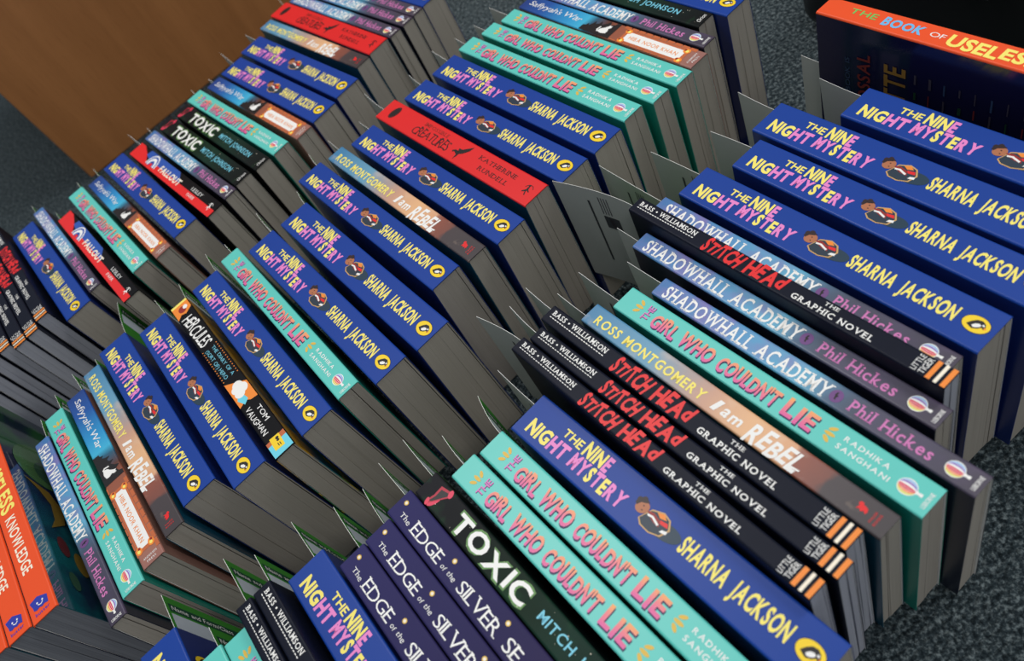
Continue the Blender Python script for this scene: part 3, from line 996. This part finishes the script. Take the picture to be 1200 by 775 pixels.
# ------------------------------------------------------------------ setting
def box_mesh(name, x0, x1, y0, y1, z0, z1, mat, bev=0.0):
    mb = MB()
    P = [(x0, y0, z0), (x1, y0, z0), (x1, y1, z0), (x0, y1, z0), (x0, y0, z1), (x1, y0, z1), (x1, y1, z1), (x0, y1, z1)]
    mb.v = P
    mb.f = [(0, 3, 2, 1), (4, 5, 6, 7), (0, 1, 5, 4), (1, 2, 6, 5), (2, 3, 7, 6), (3, 0, 4, 7)]
    mb.m = [mb.mi(mat)] * 6
    return mb.mesh(name)


fl = link('floor', box_mesh('floor', -3, 3, -2, 4.5, -0.02, 0, 'carpet'))
fl['kind'] = 'structure'

# wooden cabinet behind the back row: a tall side panel, plinth and top board
cab = link('wooden_cabinet', None, None, (-0.363, 1.088, 0))
cab.rotation_euler = (0, 0, math.radians(13))
tag(cab, 'brown wooden cabinet with plain vertical-grain panel behind the back row of books', 'cabinet')


def bevelled(o, wd):
    m = o.modifiers.new('bevel', 'BEVEL')
    m.width = wd
    m.segments = 2
    return o


bevelled(link('front_panel', box_mesh('front_panel', 0, 1.5, 0, 0.018, 0.0, 0.78, 'wood'), cab), 0.0015)
bevelled(link('side_panel', box_mesh('side_panel', 0, 0.018, 0.018, 0.42, 0.0, 0.78, 'wood'), cab), 0.0015)
bevelled(link('side_panel', box_mesh('side_panel', 1.482, 1.5, 0.018, 0.42, 0.0, 0.78, 'wood'), cab), 0.0015)
bevelled(link('top_board', box_mesh('top_board', -0.01, 1.51, -0.01, 0.43, 0.78, 0.80, 'wood'), cab), 0.002)

# black bag on the carpet beyond the large orange book


def rounded_box(name, sx, sy, sz, r, mat):
    import bmesh
    bm = bmesh.new()
    bmesh.ops.create_cube(bm, size=1.0)
    for v in bm.verts:
        k = 0.9 if v.co.z > 0 else 1.0
        v.co = (v.co.x * sx * k, v.co.y * sy * k, (v.co.z + .5) * sz)
    bmesh.ops.bevel(bm, geom=bm.edges[:], offset=r, segments=5, profile=0.5, affect='EDGES')
    me = bpy.data.meshes.new(name)
    bm.to_mesh(me)
    bm.free()
    me.materials.append(M[mat])
    me.polygons.foreach_set('use_smooth', [True] * len(me.polygons))
    return me


def tube(name, pts, r, mat, n=10):
    cu = bpy.data.curves.new(name, 'CURVE')
    cu.dimensions = '3D'
    cu.bevel_depth = r
    cu.bevel_resolution = 3
    sp = cu.splines.new('NURBS')
    sp.points.add(len(pts) - 1)
    for p, c in zip(sp.points, pts):
        p.co = tuple(c) + (1,)
    sp.use_endpoint_u = True
    sp.order_u = 4
    ob = bpy.data.objects.new(name, cu)
    COL.objects.link(ob)
    dg = bpy.context.evaluated_depsgraph_get()
    dg.update()
    me = bpy.data.meshes.new_from_object(ob.evaluated_get(dg))
    bpy.data.objects.remove(ob)
    bpy.data.curves.remove(cu)
    me.materials.clear()
    me.materials.append(M[mat])
    return me


bag = link('black_bag', None, None, (0.475, 0.405, 0))
bag.rotation_euler = (0, 0, math.radians(-76))
tag(bag, 'black leather bag lying on the carpet beyond the large orange book', 'bag')
link('body', rounded_box('body', 0.34, 0.15, 0.15, 0.03, 'leather'), bag)
link('handle', tube('handle', [(-.12, -.05, .13), (-.12, -.066, .15), (-.10, -.09, .16), (-.03, -.105, .155), (.03, -.105, .155), (.10, -.09, .16), (.12, -.066, .15), (.12, -.05, .13)], .006, 'leather'), bag)
link('buckle', box_mesh('buckle', -.012, .012, -.079, -.066, .08, .105, 'buckle'), bag)

# ------------------------------------------------------------------ the books
BOOKS = [
    ('A0', 'nine', 0.07896, 0.81597, -72.500, 0.19800, 0.02444, 0.129, 0.00080, 0.00400, None, 'blue paperback ending the back row at photo top'),
    ('A1', 'shadow', 0.06075, 0.80893, -72.500, 0.19800, 0.01294, 0.129, 0.00080, 0.00080, None, 'slim purple paperback touching the topmost blue one, back row'),
    ('A2', 'shadow', 0.04757, 0.80399, -72.500, 0.19800, 0.01357, 0.129, 0.00303, 0.00080, None, 'slim purple paperback, middle of three in back row'),
    ('A3', 'shadow', 0.03164, 0.79931, -72.500, 0.19800, 0.01357, 0.129, 0.00130, 0.00303, None, 'slim purple paperback right of the red one, back row'),
    ('A4', 'red', 0.01130, 0.79665, -72.374, 0.19934, 0.02378, 0.129, 0.00206, 0.00130, (0.00963, -0.13301, 0.01656, 0.1240), 'red paperback with black bird in the back row'),
    ('A5', 'rebel', -0.00881, 0.78508, -71.983, 0.19553, 0.01611, 0.129, 0.00781, 0.00206, None, 'sky-and-orange paperback left of red one, back row'),
    ('A6', 'nine', -0.03329, 0.76232, -72.345, 0.19674, 0.02756, 0.129, 0.00388, 0.00781, (0.00969, -0.13679, 0.01023, 0.1240), 'blue paperback beside the sky-and-orange one, back row'),
    ('A7', 'nine', -0.06180, 0.74731, -72.174, 0.19327, 0.02756, 0.129, 0.00285, 0.00388, (0.00566, -0.14917, 0.01000, 0.1240), 'second blue paperback left of red one, back row'),
    ('A8', 'saf', -0.08566, 0.73752, -72.271, 0.19325, 0.01781, 0.129, 0.00530, 0.00285, (0.00129, -0.12125, 0.00183, 0.1240), 'brick-wall paperback nearer the red one, back row'),
    ('A9', 'girl', -0.11011, 0.73730, -72.295, 0.19270, 0.01823, 0.129, 0.00202, 0.00530, (0.00274, -0.12090, 0.00482, 0.1240), 'turquoise paperback beside two black ones, back row'),
    ('A10', 'toxic', -0.12915, 0.72997, -72.680, 0.18818, 0.01712, 0.129, 0.00313, 0.00202, None, 'black paperback touching the turquoise one, back row'),
    ('A11', 'toxic', -0.15003, 0.72691, -72.812, 0.18818, 0.01786, 0.129, 0.00130, 0.00313, None, 'black paperback touching a slim purple one, back row'),
    ('A12', 'shadow', -0.16653, 0.71854, -72.100, 0.19107, 0.01357, 0.129, 0.00383, 0.00130, (0.00289, -0.12356, 0.00438, 0.1240), 'slim purple paperback left of two black ones, back row'),
    ('A13', 'fallout', -0.18435, 0.70994, -71.948, 0.19107, 0.01744, 0.129, 0.00280, 0.00383, (0.00672, -0.14364, 0.00670, 0.1240), 'red arc-patterned paperback right of a blue one, back row'),
    ('A14', 'nine', -0.21281, 0.71354, -72.947, 0.19107, 0.02557, 0.129, 0.00541, 0.00280, None, 'blue paperback between arc-patterned and brick-wall ones, back row'),
    ('A15', 'saf', -0.23667, 0.70064, -73.079, 0.19107, 0.01633, 0.129, 0.00448, 0.00541, (0.00559, -0.12983, 0.00672, 0.1240), 'brick-wall paperback nearest the left end, back row'),
    ('A16', 'girl', -0.25961, 0.70256, -73.116, 0.19107, 0.01736, 0.129, 0.00458, 0.00448, (0.00596, -0.12179, 0.00692, 0.1240), 'turquoise paperback right of an arc-patterned one, back row'),
    ('A17', 'fallout', -0.27307, 0.67193, -72.787, 0.19299, 0.01603, 0.129, 0.00279, 0.00458, (-0.00622, -0.12649, -0.00522, 0.1240), 'red arc-patterned paperback left of a turquoise one, back row'),
    ('A18', 'shadow', -0.30443, 0.71350, -73.420, 0.19107, 0.01203, 0.129, 0.00292, 0.00279, (-0.00422, -0.12554, -0.00322, 0.1240), 'slim purple paperback left of an arc-patterned one, back row'),
    ('A19', 'nine', -0.32271, 0.69748, -73.124, 0.19107, 0.02534, 0.129, 0.00205, 0.00292, None, 'blue paperback beside black comics at left photo edge'),
    ('A20', 'stitch', -0.34944, 0.70970, -74.000, 0.20600, 0.01187, 0.140, 0.00096, 0.00205, None, 'black comic touching the blue paperback, left photo edge'),
    ('A21', 'stitch', -0.35900, 0.69667, -74.000, 0.20600, 0.01175, 0.140, 0.00080, 0.00096, None, 'second black comic from the blue one, left edge'),
    ('A22', 'stitch', -0.37094, 0.69259, -74.000, 0.20600, 0.01187, 0.140, 0.00153, 0.00080, None, 'third black comic from the blue one, left edge'),
    ('A23', 'stitch', -0.38658, 0.69973, -74.000, 0.20600, 0.01120, 0.140, 0.00162, 0.00153, None, 'fourth black comic from the blue one, left edge'),
    ('A24', 'stitch', -0.39896, 0.69641, -74.000, 0.20600, 0.01120, 0.140, 0.00162, 0.00162, None, 'fifth black comic from blue one, only pages showing'),
    ('A25', 'stitch', -0.41134, 0.69309, -74.000, 0.20600, 0.01120, 0.140, 0.00162, 0.00162, None, 'sixth black comic from blue one, only pages showing'),
    ('A26', 'stitch', -0.42372, 0.68977, -74.000, 0.20600, 0.01120, 0.140, 0.00162, 0.00162, None, 'seventh black comic from blue one, only pages showing'),
    ('A27', 'stitch', -0.43610, 0.68644, -74.000, 0.20600, 0.01120, 0.140, 0.00400, 0.00162, None, 'lowest black comic at left edge, only pages showing'),
    ('B0', 'nine', 0.23997, 0.55538, -75.900, 0.19800, 0.02444, 0.129, 0.00080, 0.00400, None, 'blue paperback ending the middle row at photo top'),
    ('B1', 'toxic', 0.21692, 0.56032, -75.900, 0.19500, 0.01626, 0.129, 0.00318, 0.00080, None, 'black paperback near the top of middle row'),
    ('B2', 'shadow', 0.20402, 0.53888, -75.900, 0.19800, 0.01286, 0.129, 0.00143, 0.00318, None, 'slim purple paperback beside a black one, middle row'),
    ('B3', 'saf', 0.18873, 0.52835, -76.375, 0.19823, 0.01735, 0.129, 0.00115, 0.00143, None, 'brick-wall paperback right of three turquoise ones, middle row'),
    ('B4', 'girl', 0.17035, 0.52342, -76.033, 0.20327, 0.01722, 0.129, 0.00311, 0.00115, (0.00360, -0.13802, 0.00425, 0.1240), 'rightmost of three adjacent turquoise paperbacks, middle row'),
    ('B5', 'girl', 0.14991, 0.52261, -76.167, 0.20493, 0.01617, 0.129, 0.00423, 0.00311, (0.00015, -0.12876, 0.00091, 0.1240), 'middle one of three adjacent turquoise paperbacks'),
    ('B6', 'girl', 0.12739, 0.52268, -75.930, 0.20298, 0.01823, 0.129, 0.00577, 0.00423, (0.00165, -0.12701, 0.00329, 0.1240), 'leftmost of three adjacent turquoise paperbacks, middle row'),
    ('B7', 'nine', 0.10061, 0.51356, -75.929, 0.20453, 0.02661, 0.129, 0.00509, 0.00577, (0.00783, -0.13825, 0.01015, 0.1240), 'blue paperback beside three turquoise ones, middle row'),
    ('B8', 'nine', 0.06942, 0.50618, -75.587, 0.20321, 0.02611, 0.129, 0.00420, 0.00509, (0.00817, -0.13298, 0.01177, 0.1240), 'blue paperback right of the red one, middle row'),
    ('B9', 'red', 0.03923, 0.50696, -75.881, 0.20385, 0.02260, 0.129, 0.00690, 0.00420, (0.00016, -0.14943, 0.00386, 0.1240), 'red paperback with black bird in the middle row'),
    ('B10', 'nine', 0.01083, 0.49151, -76.050, 0.20493, 0.02561, 0.129, 0.00517, 0.00690, (0.00892, -0.12880, 0.00957, 0.1240), 'blue paperback left of the red one, middle row'),
    ('B11', 'rebel', -0.01612, 0.49153, -75.984, 0.20493, 0.01611, 0.129, 0.00544, 0.00517, (0.00521, -0.13162, 0.00644, 0.1240), 'sky-and-orange paperback between two blue ones, middle row'),
    ('B12', 'nine', -0.04226, 0.48894, -75.917, 0.20493, 0.02474, 0.129, 0.00858, 0.00544, (0.00866, -0.13175, 0.01258, 0.1240), 'blue paperback left of sky-and-orange one, photo centre'),
    ('B13', 'nine', -0.06854, 0.45069, -75.865, 0.20493, 0.02756, 0.129, 0.00651, 0.00858, (0.01198, -0.13111, 0.01612, 0.1240), 'middle one of three adjacent blue paperbacks, photo centre'),
    ('B14', 'nine', -0.10161, 0.44507, -75.915, 0.20314, 0.02613, 0.129, 0.00375, 0.00651, (0.01082, -0.14460, 0.01336, 0.1240), 'blue paperback right of lone turquoise one, middle row'),
    ('B15', 'girl', -0.13067, 0.45199, -76.572, 0.20493, 0.01723, 0.129, 0.00599, 0.00375, (0.00205, -0.12632, 0.00234, 0.1240), 'turquoise paperback between two blue ones, middle row'),
    ('B16', 'nine', -0.15648, 0.44230, -76.467, 0.20189, 0.02512, 0.129, 0.00551, 0.00599, (0.01076, -0.13743, 0.01307, 0.1240), 'blue paperback left of lone turquoise one, middle row'),
    ('B17', 'herc', -0.18191, 0.43605, -76.279, 0.20127, 0.01558, 0.129, 0.00416, 0.00551, (0.00599, -0.12942, 0.00829, 0.1240), 'black yellow-edged paperback with white title, middle row'),
    ('B18', 'nine', -0.20749, 0.43470, -76.499, 0.19790, 0.02569, 0.129, 0.00576, 0.00416, (0.01104, -0.13057, 0.00994, 0.1240), 'blue paperback left of the black yellow-edged one'),
    ('B19', 'nine', -0.24348, 0.44415, -75.847, 0.19487, 0.02589, 0.129, 0.00362, 0.00576, (0.01114, -0.14763, 0.01853, 0.1240), 'leftmost blue paperback of the middle row'),
    ('B20', 'rebel', -0.26453, 0.42917, -75.778, 0.19466, 0.01480, 0.129, 0.00351, 0.00362, (0.00468, -0.11406, 0.00492, 0.1240), 'sky-and-orange paperback right of brick-wall one, middle row'),
    ('B21', 'saf', -0.28068, 0.41508, -75.810, 0.19107, 0.01628, 0.129, 0.00191, 0.00351, (0.00472, -0.12934, 0.00286, 0.1240), 'brick-wall paperback left of sky-and-orange one, middle row'),
    ('B22', 'girl', -0.29864, 0.40753, -75.153, 0.19659, 0.01617, 0.129, 0.00085, 0.00191, (0.00468, -0.12577, 0.00485, 0.1240), 'turquoise paperback left of brick-wall one, middle row'),
    ('B23', 'shadow', -0.31022, 0.39108, -74.871, 0.19108, 0.01203, 0.129, 0.00822, 0.00085, (0.00210, -0.12565, 0.00345, 0.1240), 'slim purple paperback right of orange books, middle row'),
    ('B25', 'useless', -0.34330, 0.42473, -75.000, 0.23400, 0.01746, 0.153, 0.00080, 0.00822, None, 'orange-spined book nearest the slim purple one, lower left'),
    ('B26', 'useless', -0.36076, 0.42222, -75.000, 0.23400, 0.01598, 0.153, 0.00080, 0.00080, None, 'middle one of three orange-spined books, lower left'),
    ('B27', 'useless', -0.37777, 0.41889, -75.000, 0.23400, 0.01700, 0.153, 0.00400, 0.00080, None, 'leftmost of three orange-spined books, lower left corner'),
    ('C0', 'useless', 0.30170, 0.26685, -78.200, 0.23400, 0.01598, 0.153, 0.01982, 0.00400, (-0.00549, -0.13500, -0.00449, 0.1120), 'large orange-spined book standing at the upper right'),
    ('C1', 'nine', 0.26852, 0.22463, -78.200, 0.19500, 0.02661, 0.129, 0.00668, 0.01982, (0.00916, -0.13374, 0.01143, 0.1240), 'blue paperback nearest the large orange book, front row'),
    ('C2', 'nine', 0.22707, 0.25804, -78.200, 0.18900, 0.02753, 0.129, 0.00344, 0.00668, (0.01017, -0.13108, 0.01239, 0.1240), 'second blue paperback from large orange book, front row'),
    ('C3', 'nine', 0.19967, 0.24226, -78.200, 0.18800, 0.02570, 0.129, 0.00699, 0.00344, (0.00801, -0.13136, 0.00633, 0.1240), 'third blue paperback from large orange book, front row'),
    ('C4', 'nine', 0.16486, 0.24546, -77.885, 0.19228, 0.02599, 0.129, 0.00409, 0.00699, (0.00857, -0.14334, 0.00733, 0.1240), 'blue paperback right of slim purple ones, front row'),
    ('C5', 'shadow', 0.14018, 0.24458, -77.423, 0.19371, 0.01280, 0.129, 0.00083, 0.00409, (0.00454, -0.16198, 0.00595, 0.1240), 'slim purple paperback touching a wide blue one, front row'),
    ('C6', 'stitch', 0.12761, 0.24002, -77.255, 0.20449, 0.01150, 0.140, 0.00081, 0.00083, (0.00053, -0.17167, -0.01268, 0.1350), 'lone black comic between slim purple paperbacks, front row'),
    ('C7', 'shadow', 0.11673, 0.22731, -77.045, 0.19600, 0.01301, 0.129, 0.00435, 0.00081, (0.00076, -0.12166, 0.00121, 0.1240), 'slim purple paperback left of lone black comic, front row'),
    ('C8', 'shadow', 0.10653, 0.19228, -76.671, 0.19107, 0.01278, 0.129, 0.00283, 0.00435, (0.00381, -0.12786, 0.00407, 0.1240), 'slim purple paperback touching turquoise one, front row'),
    ('C9', 'girl', 0.08649, 0.19850, -76.824, 0.19308, 0.01717, 0.129, 0.00339, 0.00283, (-0.00183, -0.13796, -0.00092, 0.1240), 'turquoise paperback left of slim purple one, front row'),
    ('C10', 'rebel', 0.06572, 0.20173, -77.047, 0.19591, 0.01429, 0.129, 0.00386, 0.00339, (-0.00173, -0.12941, -0.00107, 0.1240), 'sky-and-orange paperback in the front row'),
    ('C11', 'stitch', 0.04676, 0.20579, -76.697, 0.20402, 0.01187, 0.140, 0.00119, 0.00386, (0.00369, -0.13230, 0.00507, 0.1350), 'black comic touching the sky-and-orange paperback, front row'),
    ('C12', 'stitch', 0.03511, 0.19787, -76.248, 0.20416, 0.01053, 0.140, 0.00092, 0.00119, (0.00108, -0.13549, 0.00403, 0.1350), 'middle one of three adjacent black comics, front row'),
    ('C13', 'stitch', 0.02207, 0.19822, -76.912, 0.20528, 0.01053, 0.140, 0.00097, 0.00092, (0.00330, -0.14485, -0.00289, 0.1350), 'black comic touching a blue paperback, front row'),
    ('C14', 'nine', 0.00677, 0.16801, -75.453, 0.19402, 0.02660, 0.129, 0.00381, 0.00097, (0.00632, -0.13717, 0.00782, 0.1240), 'blue paperback between black comics and turquoise ones, front row'),
    ('C15', 'girl', -0.02034, 0.16463, -76.100, 0.19300, 0.01773, 0.129, 0.00197, 0.00381, (0.00707, -0.13045, 0.01416, 0.1240), 'turquoise paperback touching a blue one, front row'),
    ('C16', 'girl', -0.03998, 0.16201, -76.100, 0.19300, 0.01772, 0.129, 0.00402, 0.00197, (0.00059, -0.12561, 0.00311, 0.1240), 'turquoise paperback touching the black glowing-title one, front row'),
    ('C17', 'toxic', -0.06356, 0.16495, -76.800, 0.19500, 0.01626, 0.129, 0.00080, 0.00402, (0.00461, -0.13551, 0.00553, 0.1240), 'black glowing-title paperback in the front row'),
    ('C18', 'edge', -0.08143, 0.16290, -76.800, 0.19800, 0.01786, 0.129, 0.00080, 0.00080, (0.00436, -0.13327, 0.00412, 0.1240), 'rightmost of three navy star-dotted paperbacks, front row'),
    ('C19', 'edge', -0.09866, 0.15467, -76.800, 0.19800, 0.01786, 0.129, 0.00080, 0.00080, (0.00423, -0.13161, 0.00661, 0.1240), 'middle one of three navy star-dotted paperbacks'),
    ('C20', 'edge', -0.11681, 0.15033, -76.800, 0.19800, 0.01786, 0.129, 0.00179, 0.00080, (0.00466, -0.13677, 0.00591, 0.1240), 'leftmost of three navy star-dotted paperbacks, front row'),
    ('C21', 'nine', -0.14356, 0.16141, -76.800, 0.19800, 0.02560, 0.129, 0.00378, 0.00179, (0.00522, -0.13395, 0.00492, 0.1240), 'blue paperback left of navy star-dotted ones, front row'),
    ('C22', 'stitch', -0.16481, 0.15338, -76.800, 0.20600, 0.01187, 0.140, 0.00124, 0.00378, (0.00362, -0.12801, 0.00380, 0.1350), 'black comic touching a blue paperback, bottom photo edge'),
    ('C23', 'stitch', -0.17705, 0.15108, -76.800, 0.20600, 0.01053, 0.140, 0.00251, 0.00124, (0.00031, -0.14166, 0.00015, 0.1350), 'black comic right of turquoise paperbacks, bottom photo edge'),
    ('C24', 'girl', -0.19259, 0.14787, -76.800, 0.19800, 0.01617, 0.129, 0.00080, 0.00251, None, 'turquoise paperback touching a black comic, bottom photo edge'),
    ('C25', 'girl', -0.20981, 0.14701, -76.800, 0.19800, 0.01617, 0.129, 0.00233, 0.00080, (0.00407, -0.11759, 0.00402, 0.1240), 'turquoise paperback right of a blue one, bottom edge'),
    ('C26', 'nine', -0.23941, 0.17286, -76.800, 0.19800, 0.02499, 0.129, 0.00400, 0.00233, (0.00952, -0.12939, 0.01006, 0.1240), 'blue paperback showing its dark front cover, bottom left'),
]

for key, kind, x, y, yaw, L, w, H, gl, gr, slip, ref in BOOKS:
    slot = slip[0] if slip else None
    root, cv = build_book(key, kind, x, y, yaw, L, w, H, gl, gr, slot, ref)
    if slip:
        build_slip(ref, x, y, yaw, L, w, H, gl, gr, *slip, seed=key)
    if key == 'C26':
        # front cover in view: emblem and lettering on the right board
        mb = MB()
        f_r = max(0.0, min(gr * 0.44, 0.0054))

        def fanr(z):
            return w / 2 + f_r * max(0.0, 1 - z / (H - .0012)) ** 0.85 + .0005
        ff = MB()
        puffin(ff, 99, 0, 0.9)
        for f, mi_ in zip(ff.f, ff.m):
            mb.face([(-L / 2 + .024 - ff.v[i][1], fanr(H - .011 - ff.v[i][0]) + ff.v[i][2] * 2, H - .011 - ff.v[i][0]) for i in f], ff.mats[mi_])
        tt = MB()
        put(tt, 'THE NINE', 0, 30, 0, 3.2, 'lilac', origin=0)
        for f in tt.f:
            mb.face([(-L / 2 + .036 - tt.v[i][1], fanr(H - .005 - tt.v[i][0]), H - .005 - tt.v[i][0]) for i in f], 'sky')
        link('front_cover_print', mb.mesh('front_cover_print'), cv)
    if key == 'B25':
        # painted front cover: pale green moon, golden swirl and a few dim letters
        fp = MB()

        def dot(x0, d, rx, rd, mat, lift, n=26, a0=0, a1=360):
            pts = []
            for i in range(n):
                t = math.radians(a0 + (a1 - a0) * i / n)
                zz = H - (d + rd * math.sin(t)) / 1000
                pts.append((-L / 2 + (x0 + rx * math.cos(t)) / 1000, zz))
            fp.face([(px_, w / 2 + fanr(pz) + lift, pz) for px_, pz in pts], mat)

        f_r = max(0.0, min(gr * 0.44, 0.0054))

        def fanr(z):
            return f_r * max(0.0, 1 - z / (H - .0012)) ** 0.85 + .0003
        dot(74, 34, 27, 24, 'gloss_green', 0.0)
        dot(80, 40, 15, 14, 'gloss_moss', .0001)
        sw = [(96, 12), (108, 22), (122, 28), (140, 26), (152, 20), (142, 34), (124, 38), (106, 31)]
        fp.face([(-L / 2 + a_ / 1000, w / 2 + fanr(H - b_ / 1000) + .0002, H - b_ / 1000) for a_, b_ in sw], 'gloss_gold')
        for a_, b_, r_, m_ in ((170, 24, 7, 'gloss_red'), (184, 34, 8, 'gloss_gold'), (205, 22, 6, 'gloss_moss'), (160, 50, 9, 'gloss_red'), (205, 48, 8, 'gloss_gold')):
            dot(a_, b_, r_ * 1.5, r_ * .6, m_, .00015, 14)
        link('front_cover_print', fp.mesh('front_cover_print'), cv)
    if key == 'C0':
        # back cover in view: dim coloured lines running up toward the spine
        mb = MB()

        f_l = max(0.0, min(gl * 0.44, 0.0054))

        def fanl(z):
            return -w / 2 - f_l * max(0.0, 1 - z / (H - .0012)) ** 0.85 - .0005

        def line(s, x0, hgt, ln, top, mat, bold=0.02):
            tt = MB()
            put(tt, s, 0, ln, 0, hgt, mat, bold=bold, origin=0)
            for f in tt.f:
                mb.face([(-L / 2 + (x0 + hgt) / 1000 - tt.v[i][1], fanl(H - top / 1000 - ln / 1000 + tt.v[i][0]), H - top / 1000 - ln / 1000 + tt.v[i][0]) for i in f], mat)
        line('BOOK IS', 21, 3.6, 26, 26, 'mute_blue', 0.0)
        line('COLOSSAL', 30, 9.5, 62, 20, 'mute_red')
        line('PALETTE', 49, 15, 62, 22, 'mute_gold')
        rr = random.Random(3)
        for k in range(9):
            x0 = 70 + k * 9.5
            for j in range(7):
                z0 = 24 + j * 12 + rr.uniform(-1, 1)
                m = ['mute_grey', 'mute_green', 'mute_grey', 'mute_red', 'mute_blue', 'mute_grey'][(k * 2 + j) % 6]
                hw_ = 0.6 + rr.uniform(0, 1.4)
                a, b = -L / 2 + x0 / 1000, -L / 2 + (x0 + hw_) / 1000
                zt_, zb_ = H - z0 / 1000, H - (z0 + rr.uniform(5, 10)) / 1000
                mb.face([(a, fanl(zb_), zb_), (b, fanl(zb_), zb_), (b, fanl(zt_), zt_), (a, fanl(zt_), zt_)], m)
        link('back_cover_print', mb.mesh('back_cover_print'), cv)
